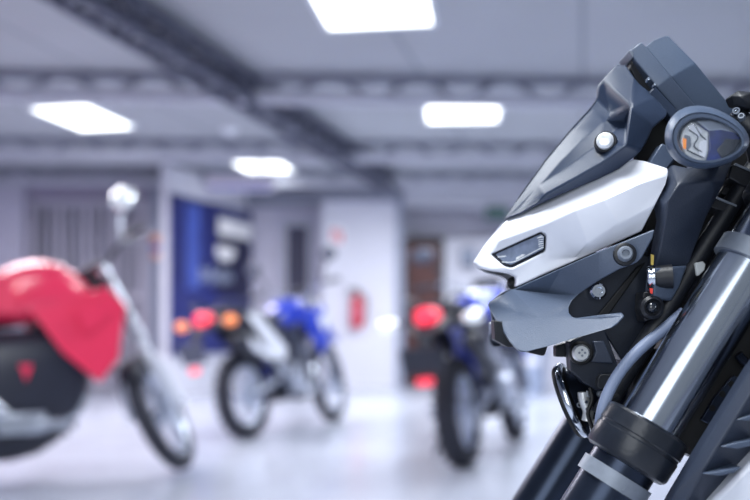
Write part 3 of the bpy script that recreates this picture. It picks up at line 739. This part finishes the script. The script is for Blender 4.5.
# ---- dark brackets behind the wing
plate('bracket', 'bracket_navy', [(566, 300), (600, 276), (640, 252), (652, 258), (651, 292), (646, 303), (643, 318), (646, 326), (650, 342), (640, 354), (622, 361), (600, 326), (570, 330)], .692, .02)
plate('bracket', 'deep_black', [(592, 322), (637, 267), (646, 262), (604, 322)], .689, .003)  # black strip painted in for the dark gap between brackets
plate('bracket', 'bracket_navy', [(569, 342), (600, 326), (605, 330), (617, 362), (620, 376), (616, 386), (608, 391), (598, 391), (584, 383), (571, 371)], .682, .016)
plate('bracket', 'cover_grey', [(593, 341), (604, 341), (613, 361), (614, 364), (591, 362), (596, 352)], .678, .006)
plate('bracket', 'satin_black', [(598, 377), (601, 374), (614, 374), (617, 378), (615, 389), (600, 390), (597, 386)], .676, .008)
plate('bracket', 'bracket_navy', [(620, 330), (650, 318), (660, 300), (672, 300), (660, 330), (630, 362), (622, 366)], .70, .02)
bolt(580.5, 353, .676, .0066, 'screw_white', cross=True, d=(-.05, -1, .05), h=.005)
c = P(580.5, 353, .681)
MB().lathe(c, c + Vector((0, -1, 0)), [(0, .0092), (.004, .009), (.005, .0075)], 26).build('grommet', 'deep_black', BK)
# grommet with shiny ball
c = P(651.5, 307.5, .664)
g_ = MB().lathe(c + Vector((0, .01, 0)), c + Vector((0, -1, 0)), [(0, .0088), (.012, .0088), (.014, .0065), (.011, .005)], 26).build('rubber_grommet', 'satin_black', BK)
MB().ball(c, .0048).build('ball_stud', 'lens_frame', g_)
plate('bracket', 'satin_black', [(643, 292), (652, 291), (662, 298), (663, 312), (655, 318), (645, 322), (642, 310)], .668, .02)
# clamp stack beside the cover
mb = MB(); c = P(647, 278, .668); d = Vector((1, -.25, .06)).normalized()
mb.lathe(c, c + d, [(0, .008), (.001, .0088), (.0022, .0088), (.0024, .0075), (.0036, .0075), (.0038, .0088), (.0052, .0088), (.006, .008)], 24).build('hose_clamp', 'chrome', BK)
MB().lathe(c + d * .006, c + d, [(0, .0086), (.012, .009)], 20).build('hose', 'satin_black', BK)
plate('red_tag', 'red_mark', [(649.5, 288), (653, 288.5), (652.5, 294), (650.5, 293)], .6595, .001, bevel=0)
plate('yellow_tag', 'yellow_mark', [(651, 254), (654, 255), (653.5, 265), (651, 265)], .662, .001, bevel=0)

# ---- side cover behind the panel
V = dict(a=(651, 188, .682), b=(672, 164, .678), c=(690, 168, .664), d=(718, 162, .662), e=(736, 154, .662), f=(724, 184, .662), f2=(716, 188, .659), g=(704, 222, .668), h=(690, 262, .672), i=(687, 266, .673), j=(655, 268, .673), k=(660, 245, .667),
         l=(665, 218, .657), m=(663, 206, .660), n=(668, 200, .652), o=(678, 184, .653), p=(712, 182, .651))
fcs = ['a b o n m', 'b c o', 'o c d p', 'd e f p', 'n o p f2 l', 'm n l', 'p f f2', 'l f2 g h i j k', 'f g f2']
shell('side_cover', 'cover_grey', V, [x.split() for x in fcs], .02, bevel=.0018)
V = dict(a=(655, 268, .658), b=(688, 265, .664), c=(680, 286, .668), d=(672, 301, .668), e=(653, 299, .662))
shell('cover_foot', 'wing_grey', V, [list('abcde')], .02, bevel=.0018, mirror=False)
plate('cover_strut', 'wing_grey', [(649, 163), (662, 143), (672, 148), (676, 158), (664, 172), (657, 168)], .678, .014)
plate('cover_strut', 'cover_grey', [(660, 168), (671, 152), (678, 156), (668, 172)], .686, .008)

# ---- turn indicator pod: egg-shaped housing on a stalk
def egg(cx, cy, rx, ry, tilt, k, Y, n=40):
    o = []
    for i in range(n):
        a = 2 * math.pi * i / n; x = math.cos(a) * rx; y = math.sin(a) * ry * (1 - k * math.cos(a))
        t = R(tilt); o.append(P(cx + x * math.cos(t) - y * math.sin(t), cy + x * math.sin(t) + y * math.cos(t), Y))
    return o
def rings(name, m, rs, parent=None, cap=True):
    mb = MB(); n = len(rs[0])
    for r in rs: mb.v += r
    for i in range(len(rs) - 1):
        for k in range(n): mb.f.append([i * n + k, i * n + (k + 1) % n, (i + 1) * n + (k + 1) % n, (i + 1) * n + k])
    if cap: mb.f.append(list(range(n))); mb.f.append(list(range((len(rs) - 1) * n, len(rs) * n)))
    return mb.build(name, m, parent or BK, ang=50)
pod = rings('turn_signal', 'dash_grey', [egg(710, 139, 30, 20, 6, .2, .655), egg(708, 139, 40, 28, 6, .2, .637), egg(707, 138, 42.5, 31, 6, .2, .622), egg(707, 138, 42, 30, 6, .2, .612),
            egg(708, 138, 39.5, 28, 6, .2, .605), egg(708.5, 138.5, 36.5, 25, 6, .2, .601), egg(709, 139, 34.5, 23.2, 6, .2, .604), egg(709, 139, 34, 22.5, 6, .2, .612)])
rings('lens_bezel', 'wing_grey', [egg(709, 139, 36.5, 24.6, 6, .2, .604), egg(709, 139, 35.6, 24, 6, .2, .600), egg(709.5, 139.5, 32.5, 21, 6, .2, .600), egg(710, 140, 31.5, 20.5, 6, .2, .606)], pod, cap=False)
plate('reflector', 'reflector', [(680, 142), (683, 129), (690, 122), (695, 122), (703, 128), (709, 132), (709, 150), (706, 162), (697, 162), (685, 155)], .607, .004, parent=pod)
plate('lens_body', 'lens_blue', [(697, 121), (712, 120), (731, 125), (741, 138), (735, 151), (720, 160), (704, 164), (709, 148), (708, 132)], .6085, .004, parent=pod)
plate('lens_top_tone', 'wing_silver', [(697, 121), (712, 119.5), (731, 125), (739, 134), (722, 130), (709, 131)], .608, .004, parent=pod)  # pale plate paints the lighter top of the lens gradient
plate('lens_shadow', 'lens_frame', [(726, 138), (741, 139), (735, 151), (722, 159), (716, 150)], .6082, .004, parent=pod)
plate('facet_tone_patch', 'white_gloss', [(688, 126), (695, 123), (704, 131), (698, 138), (693, 133)], .6064, .002, parent=pod)  # flat patches paint the uneven brightness of the reflector facets
plate('facet_tone_patch', 'white_gloss', [(699, 142), (708, 137), (708, 150), (705, 161), (699, 156)], .6064, .002, parent=pod)
plate('facet_tone_patch', 'band_grey', [(684, 134), (691, 136), (692, 146), (688, 151), (684, 147)], .6066, .002, parent=pod)
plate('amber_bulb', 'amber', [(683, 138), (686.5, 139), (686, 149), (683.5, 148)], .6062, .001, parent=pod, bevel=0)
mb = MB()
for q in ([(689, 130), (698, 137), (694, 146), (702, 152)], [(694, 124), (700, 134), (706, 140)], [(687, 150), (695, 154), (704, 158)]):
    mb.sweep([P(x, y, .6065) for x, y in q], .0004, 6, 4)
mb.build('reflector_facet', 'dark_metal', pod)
gl = rings('lens_glass', 'lens_clear', [egg(710, 140, 32.5, 21, 6, .2, .603), egg(710, 140, 26, 16, 6, .2, .5985), egg(709, 139, 14, 8, 6, .2, .5965), egg(709, 139, 4, 3, 6, .2, .596)], pod)
MB().cyl(P(714, 142, .652), P(705, 150, .70), .012).build('stalk', 'satin_black', pod)

# ---- instrument dash (two-layer slab)
V = dict(a=(645, 47, .724), b=(654, 40, .722), c=(666, 35.5, .722), d=(669, 36, .722), e=(696, 63, .713), f=(736, 112, .720), g=(730, 130, .722), h=(706, 130, .722), i=(697, 108, .720), m=(671, 77, .7135))
shell('dash', 'dash_grey', V, ['a b c d e m'.split(), 'm e f g h i'.split()], .03, bevel=.004, seg=5, mirror=False)
V = dict(a=(629, 51, .718), b=(640, 42.5, .717), c=(643, 43, .716), m=(671, 76, .708), d=(698, 108, .714), e=(704, 122, .716), f=(690, 124, .716), g=(678, 111, .715), n=(657, 87, .7085), h=(632, 57, .7175))
shell('dash_shell', 'wing_grey', V, ['a b c m n h'.split(), 'm d e f g n'.split()], .03, bevel=.0026, seg=4, mirror=False)
plate('dash_shell', 'satin_black', [(632, 60), (640, 62), (660, 86), (652, 95), (640, 90), (630, 68)], .722, .02, bevel=.001)
plate('gap_filler', 'deep_black', [(644, 100), (666, 108), (676, 122), (690, 176), (650, 185), (640, 165), (634, 150), (648, 128)], .728, .01)  # dark filler plate, added so the open gap reads black
plate('dash_arm', 'cowl_grey', [(648, 94), (655, 86), (680, 113), (674, 121), (666, 112)], .708, .012)
bolt(647.5, 80.5, .694, .0016, 'chrome'); bolt(654, 86, .690, .0014, 'chrome')
plate('dash_shell', 'band_grey', [(629, 51), (631, 49.5), (633.5, 53.5), (633, 58)], .7105, .03, bevel=.0004)

# ---- near fork
ax0, ax1 = P(645, 430, .643), P(714, 320, .643)
fd = (ax1 - ax0).normalized()
def along(py, Y=0): # point of the axis level with photo row py
    t = (P(645, py, .643).z - ax0.z) / fd.z; return ax0 + fd * t + Vector((0, Y, 0))
def fork(off, near):
    o = Vector(off)
    top = along(165) + o; low = along(432) + o; bot = ax0 + fd * ((0.30 - ax0.z) / fd.z) + o
    a = MB().cyl(low - fd * .01, top, .0226, n=48).build('fork_tube', 'tube_metal' if near else 'dark_metal', BK)
    MB().lathe(top, top + fd, [(0, .0228), (.004, .0228), (.006, .019), (.006, .012), (.010, .011)], 32).build('fork_cap', 'dark_metal', a)
    c0 = along(424 if near else 330) + o
    MB().lathe(c0, bot, [(.004, .0228), (.0, .0262), (-.0008, .0285), (.0, .0303), (.0015, .0312), (.012, .0316), (.0128, .0309), (.0148, .0309), (.0156, .0316), (.029, .0314), (.0312, .0304), (.033, .028), (.0335, .0245)], 56).build('fork_collar', 'collar_black', BK, ang=24)
    MB().lathe(c0, bot, [(.030, .0238), (.048, .0238)], 40).build('fork_neck', 'dark_metal', BK)
    MB().lathe(c0, bot, [(.041, .0245), (.041, .0265), (.052, .0265), (.052, .0245)], 40).build('fork_band', 'band_grey', BK)
    MB().cyl(c0 - fd * .05, bot, .0238, .0255, n=40).build('fork_slider', 'dark_metal', BK)
    b0 = along(258) + o
    MB().lathe(b0, top, [(-.007, .0228), (-.007, .0262), (.006, .0262), (.006, .0228)], 40).build('fork_band', 'band_grey', BK)
    return bot
bot = fork((0, 0, 0), True)
botf = fork((.02, .2, 0), False)
c = P(622, 476, .6155); bolt(622, 488, .6185, .0022, 'band_grey', h=.002)
# dark tube added for the fork's dark reflection stripe, thin wires beside it
fo = Vector((-.028, .035, .0))
MB().cyl(along(420) + fo, along(100) + fo, .0075, n=16).build('dark_stripe_tube', 'satin_black', BK)
MB().sweep([P(648, 392, .655), P(668, 360, .652), P(687, 330, .652), P(716, 283, .655), P(752, 225, .66)], .0007, 6).build('wire', 'cable_grey', BK)
MB().sweep([P(684, 312, .668), P(662, 331, .667), P(640, 349, .664), P(622, 369, .66), P(609, 391, .657), P(602, 412, .655), P(599, 436, .66)], .0044, 12).build('cable', 'cable_grey', BK)
MB().sweep([P(602, 432, .655), P(600, 420, .66), P(606, 405, .665), P(618, 397, .67)], .003, 8).build('wire', 'satin_black', BK)

# ---- horn, seen almost edge-on, with its clips
hc = P(571, 401, .722); hn = Vector((.88, -.33, .38)).normalized()
hr = MB().lathe(hc - hn * .004, hc + hn, [(0, .029), (.002, .0305), (.006, .0305), (.008, .029), (.010, .024)], 48).build('horn', 'deep_black', BK)
MB().lathe(hc - hn * .0005, hc + hn, [(0, .0308), (.001, .0314), (.004, .0314), (.005, .0308)], 48).build('chrome_ring', 'chrome', hr)
MB().lathe(hc + hn * .006, hc + hn, [(0, .025), (.008, .02), (.016, .010), (.02, .009)], 32).build('horn_body', 'dark_metal', hr)
for pts, r in (([(583, 392), (584, 400), (588, 411), (587, 421)], .0042), ([(593, 420), (595, 432), (596, 442)], .0036)):
    MB().sweep([P(x, y, .690) for x, y in pts], r, 12, 4).build('clip', 'screw_white', BK)
MB().sweep([P(590, 388, .685), P(592, 400, .682), P(588, 414, .682), P(594, 432, .682)], .0016, 8).build('wire', 'deep_black', BK)
bolt(588, 394, .69, .003, 'chrome'); bolt(600, 394, .688, .0026, 'band_grey'); bolt(579, 405, .70, .0026, 'band_grey'); bolt(586, 402, .686, .0012, 'dark_metal'); bolt(587, 409, .686, .0012, 'dark_metal')
plate('horn_stay', 'dark_metal', [(574, 383), (580, 386), (588, 412), (594, 440), (589, 440), (580, 414)], .706, .003)

# ---- steering head, radiator, wiring: the dark mass behind the fork
sh0 = (along(470) + Vector((.075, .1, 0))); sh1 = along(185) + Vector((.045, .1, 0))
MB().cyl(sh0, sh1, .046, n=32).build('steering_head', 'deep_black', BK)
cl = MB()
for py, t_ in ((250, .03), (452, .032)):
    a_ = along(py) + Vector((-.002, .0, 0)); b_2 = a_ + Vector((.02, .2, 0)); ctr = (a_ + b_2) / 2 + Vector((.03, 0, .0))
for py in (196,):
    a_ = along(py); b_2 = a_ + Vector((.02, .2, 0))
    cl.lathe(a_, a_ + fd, [(-.016, .03), (.016, .03)], 32); cl.lathe(b_2, b_2 + fd, [(-.016, .03), (.016, .03)], 32)
    cl.box((a_ + b_2) / 2, (.06, .2, .03), Matrix.Rotation(math.atan2(fd.x, fd.z), 3, 'Y'))
cl.build('triple_clamp', 'satin_black', BK, bevel=.003)
plate('black_backdrop', 'deep_black', [(652, 200), (700, 160), (760, 110), (820, 110), (790, 300), (742, 400), (722, 436), (690, 432), (655, 400), (630, 400), (640, 330), (640, 260)], .80, .012)  # black sheet added as a dark backdrop behind head and wiring
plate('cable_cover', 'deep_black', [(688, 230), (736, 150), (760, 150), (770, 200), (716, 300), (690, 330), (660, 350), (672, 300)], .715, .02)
plate('connector', 'satin_black', [(731, 166), (737, 163), (752, 171), (752, 188), (744, 186), (729, 178)], .668, .02)
plate('connector_edge', 'band_grey', [(736, 163), (752, 170), (752, 172), (735, 165)], .6665, .004, bevel=0)
plate('connector', 'satin_black', [(716, 198), (739, 207), (736, 216), (710, 207)], .672, .02)
plate('connector_edge', 'band_grey', [(717, 196.5), (737, 205), (736.5, 206.7), (716, 198.5)], .670, .004, bevel=0)
plate('connector', 'satin_black', [(724, 185), (734, 188), (730, 197), (720, 193)], .68, .02)
plate('white_connector', 'connector_white', [(695, 263), (703, 261), (706, 264), (705, 270), (699, 276), (697, 275)], .668, .008)
for k in range(4):
    MB().sweep([P(742 - k * 7, 190 + k * 6, .69), P(728 - k * 6, 225 + k * 5, .685 + .004 * k), P(708 - k * 4, 262 + 4 * k, .69), P(690 - k * 3, 300, .70)], .0022, 8).build('wire', 'deep_black' if k % 2 else 'satin_black', BK)
# handlebar clamp and switch lump
hb = MB().sweep([P(772, 108, .643), P(762, 106, .66), P(764, 108, .74), P(770, 104, .83), P(782, 108, .85)], .009, 16, 5).build('handlebar', 'satin_black', BK)
V = dict(a=(730.5, 96, .652), b=(738, 90.5, .650), c=(752, 92, .646), d=(764, 96, .646), e=(764, 110, .646), f=(746, 108, .648), g=(734, 104, .652), m=(741, 97, .643))
shell('switch_housing', 'satin_black', V, ['a b m'.split(), 'b c m'.split(), 'c d e m'.split(), 'e f m'.split(), 'f g a m'.split()], .010, bevel=.001, mirror=False)
MB().lathe(P(733, 112, .66), P(752, 128, .655), [(0, .004), (.002, .0065), (.01, .0065), (.011, .009), (.03, .009)], 20).build('hose_union', 'satin_black', hb)
bolt(737, 113, .655, .0035, 'chrome', d=(-.6, -1, .3)); bolt(742, 118, .650, .0028, 'band_grey', d=(-.6, -1, .3))
MB().sweep([P(744, 120, .655), P(750, 135, .655), P(757, 160, .66)], .006, 10).build('hose', 'satin_black', BK)
# radiator + gusset with holes
rad = plate('radiator', 'deep_black', [(742, 330), (790, 330), (770, 470), (706, 470)], .735, .03)
gs = plate('gusset', 'dark_metal', [(701, 420), (714, 398), (734, 375), (743, 381), (735, 398), (722, 414), (708, 424)], .690, .004, bevel=.0008)
for px, py in ((722, 394), (712, 408), (731, 384)):
    c = P(px, py, .6895); MB().lathe(c, c + Vector((0, -1, 0)), [(0, .0024), (.0008, .0024)], 16).build('gusset_hole', 'deep_black', gs)
MB().sweep([P(738, 354, .69), P(745, 362, .69), P(756, 370, .69)], .0035, 8).build('hose', 'dark_metal', BK)

# ---- radiator shroud with fins and white edge panel
V = dict(a=(668, 506, .618), b=(676, 492, .612), c=(702, 448, .606), d=(752, 367, .602), e=(790, 315, .602), f=(800, 330, .596), g=(758, 382, .595), h=(708, 462, .600), i=(684, 506, .608),
         j=(800, 420, .615), k=(740, 466, .618), l=(706, 506, .622))
shell('radiator_shroud', 'cover_grey', V, [x.split() for x in ('a b h i', 'b c h', 'c d g h', 'd e f g', 'g f j k h', 'h k l i')], .012, bevel=.0016)
for pts in ([(721, 447), (735, 443), (760, 438), (760, 444), (738, 449)], [(704, 474), (716, 472), (742, 467), (734, 473), (720, 476)], [(736, 420), (748, 416), (770, 412), (770, 417), (750, 421)]):
    plate('shroud_fin', 'wing_grey', pts, .597, .02, bevel=.0008)
V = dict(a=(706, 506, .612), b=(726, 488, .606), c=(765, 447, .598), d=(830, 390, .590), e=(830, 506, .592), f=(760, 520, .604))
shell('tank_panel', 'white_gloss', V, [list('abcdef')], .02, bevel=.003)

for sgn in (-1, 1):
    yo = lambda v: DC + sgn * (v - DC)
    out = [(.315, .70), (.33, .84), (.37, .955), (.45, .965), (.56, .90), (.58, .80), (.50, .70), (.40, .655)]
    mb = MB(); cx, cz = .44, .82
    mb.v = [Vector((x, yo(.60), z)) for x, z in out] + [Vector((cx + (x - cx) * .72, yo(.556), cz + (z - cz) * .72)) for x, z in out] + [Vector((cx + (x - cx) * .9, yo(.66), cz + (z - cz) * .9)) for x, z in out]
    n = len(out)
    for k in range(n):
        k2 = (k + 1) % n; mb.f += [[k, k2, n + k2, n + k], [k, k2, 2 * n + k2, 2 * n + k]]
    mb.f += [list(range(n, 2 * n)), list(range(2 * n, 3 * n))]
    mb.build('air_intake', 'cover_grey', BK, bevel=.008)
MB().box((.375, DC, .80), (.05, .2, .36)).build('radiator_frame', 'deep_black', BK, bevel=.006)
# ---- the rest of the machine, out of the picture to the right and below
mx = 0.02
fw = MB().torus((bot.x, DC, .30), (0, 1, 0), .24, .06, 56, 14, .95).build('front_wheel', 'tyre', BK)
MB().torus((bot.x, DC, .30), (0, 1, 0), .205, .02, 48, 8, 1.8).build('rim', 'satin_black', fw)
mb = MB()
for k in range(10):
    a = 2 * math.pi * k / 10; mb.cyl((bot.x + .03 * math.cos(a), DC, .3 + .03 * math.sin(a)), (bot.x + .2 * math.cos(a), DC, .3 + .2 * math.sin(a)), .009, n=8)
mb.build('spoke', 'satin_black', fw)
MB().cyl((bot.x, DC - .11, .3), (bot.x + .01, DC + .11, .3), .03).build('hub', 'dark_metal', fw)
for s in (-1, 1): MB().lathe((bot.x, DC + .062 * s, .3), (bot.x, DC + s, .3), [(0, .145), (.005, .145)], 40).build('brake_disc', 'dark_metal', fw)
mb = MB()
for i in range(9):
    a = R(25 + i * 17); t = Vector((math.cos(a), 0, math.sin(a))); p = Vector((bot.x, DC, .30)) + t * .325
    mb.v += [p + Vector((0, -.075, 0)) - t * .05, p + Vector((0, -.05, 0)), p + Vector((0, .05, 0)), p + Vector((0, .075, 0)) - t * .05]
    if i: n = len(mb.v); mb.f += [[n - 8 + k, n - 8 + k + 1, n - 4 + k + 1, n - 4 + k] for k in range(3)]
fe_ = mb.build('front_fender', 'cowl_grey', BK); sl = fe_.modifiers.new('wall', 'SOLIDIFY'); sl.thickness = .004
RX = bot.x + 1.44
rw = MB().torus((RX, DC, .31), (0, 1, 0), .225, .085, 56, 14, 1.0).build('rear_wheel', 'tyre', BK)
MB().torus((RX, DC, .31), (0, 1, 0), .195, .022, 48, 8, 3.0).build('rim', 'satin_black', rw)
mb = MB()
for k in range(10):
    a = 2 * math.pi * k / 10; mb.cyl((RX, DC, .31), (RX + .19 * math.cos(a), DC, .31 + .19 * math.sin(a)), .011, n=8)
mb.build('spoke', 'satin_black', rw)
def L2(secs): return [(x, DC, z, w_, h_) for x, z, w_, h_ in secs]
MB().loft(L2([(.42, .86, .08, .09), (.48, .91, .13, .11), (.62, .925, .15, .115), (.78, .90, .12, .10), (.88, .86, .08, .05)]), 22, 2.6).build('fuel_tank', 'white_gloss', BK, sub=1)
MB().loft(L2([(.84, .86, .09, .04), (1.0, .85, .14, .045), (1.25, .90, .13, .05), (1.5, .95, .10, .035)]), 18, 3).build('seat', 'satin_black', BK, sub=1)
MB().loft(L2([(1.0, .78, .10, .04), (1.3, .84, .10, .05), (1.62, .90, .06, .03)]), 18, 3).build('tail', 'cowl_grey', BK, sub=1)
MB().loft(L2([(.40, .52, .14, .14), (.5, .5, .19, .2), (.72, .46, .2, .2), (.9, .46, .14, .16)]), 18, 4).build('engine', 'satin_black', BK, bevel=.01)
mb = MB()
for s in (-1, 1): mb.sweep([(.36, DC + .05 * s, .9), (.5, DC + .16 * s, .78), (.75, DC + .17 * s, .7), (.92, DC + .13 * s, .45)], .03, 10)
mb.build('frame', 'satin_black', BK)
mb = MB()
for s in (-1, 1): mb.sweep([(.9, DC + .1 * s, .45), (1.1, DC + .12 * s, .38), (RX, DC + .12 * s, .31)], .028, 10)
mb.build('swingarm', 'dark_metal', BK)

# ================================================================== LIGHT
wd_ = bpy.data.worlds.new('world'); SC.world = wd_; wd_.use_nodes = True
bg = wd_.node_tree.nodes['Background']; bg.inputs['Color'].default_value = (0.80, 0.88, 1.0, 1); bg.inputs['Strength'].default_value = 0.35
def area(name, loc, tgt, sx, sy, power, col):
    l = bpy.data.lights.new(name, 'AREA'); l.shape = 'RECTANGLE'; l.size = sx; l.size_y = sy; l.energy = power; l.color = col
    o = bpy.data.objects.new(name, l); COL.objects.link(o); o.location = loc
    o.rotation_euler = (Vector(tgt) - Vector(loc)).to_track_quat('-Z', 'Y').to_euler(); return o
area('shopfront_softbox', (-1.15, -2.1, 1.5), (0.25, .65, .85), 1.7, 2.2, 30, (0.9, 0.95, 1.0))  # added softbox standing for the shop front, placed for the fork's bright stripe
area('overhead_fill', (-0.3, 0.3, 2.6), (-0.1, 0.4, 0), 1.2, 0.8, 58, (0.92, 0.96, 1.0))  # added lamp without a fixture, brightens the upward faces of the big motorcycle
for i, (x, y, e) in enumerate(((-2.6, 6.0, 80), (1.2, 6.0, 85), (-2.2, 8.6, 80), (1.2, 9.9, 115), (-1, 2.6, 45))):
    area('overhead_fill', (x, y, 2.58), (x, y, 0), 1.2, 1.2, e, (1.0, 0.94, 0.99) if x < -2 else (0.92, 0.96, 1.0))  # added fill lamps apart from the light panels, left ones tinted pink

for o in bpy.data.objects:
    if '_origin' in o.keys(): del o['_origin']
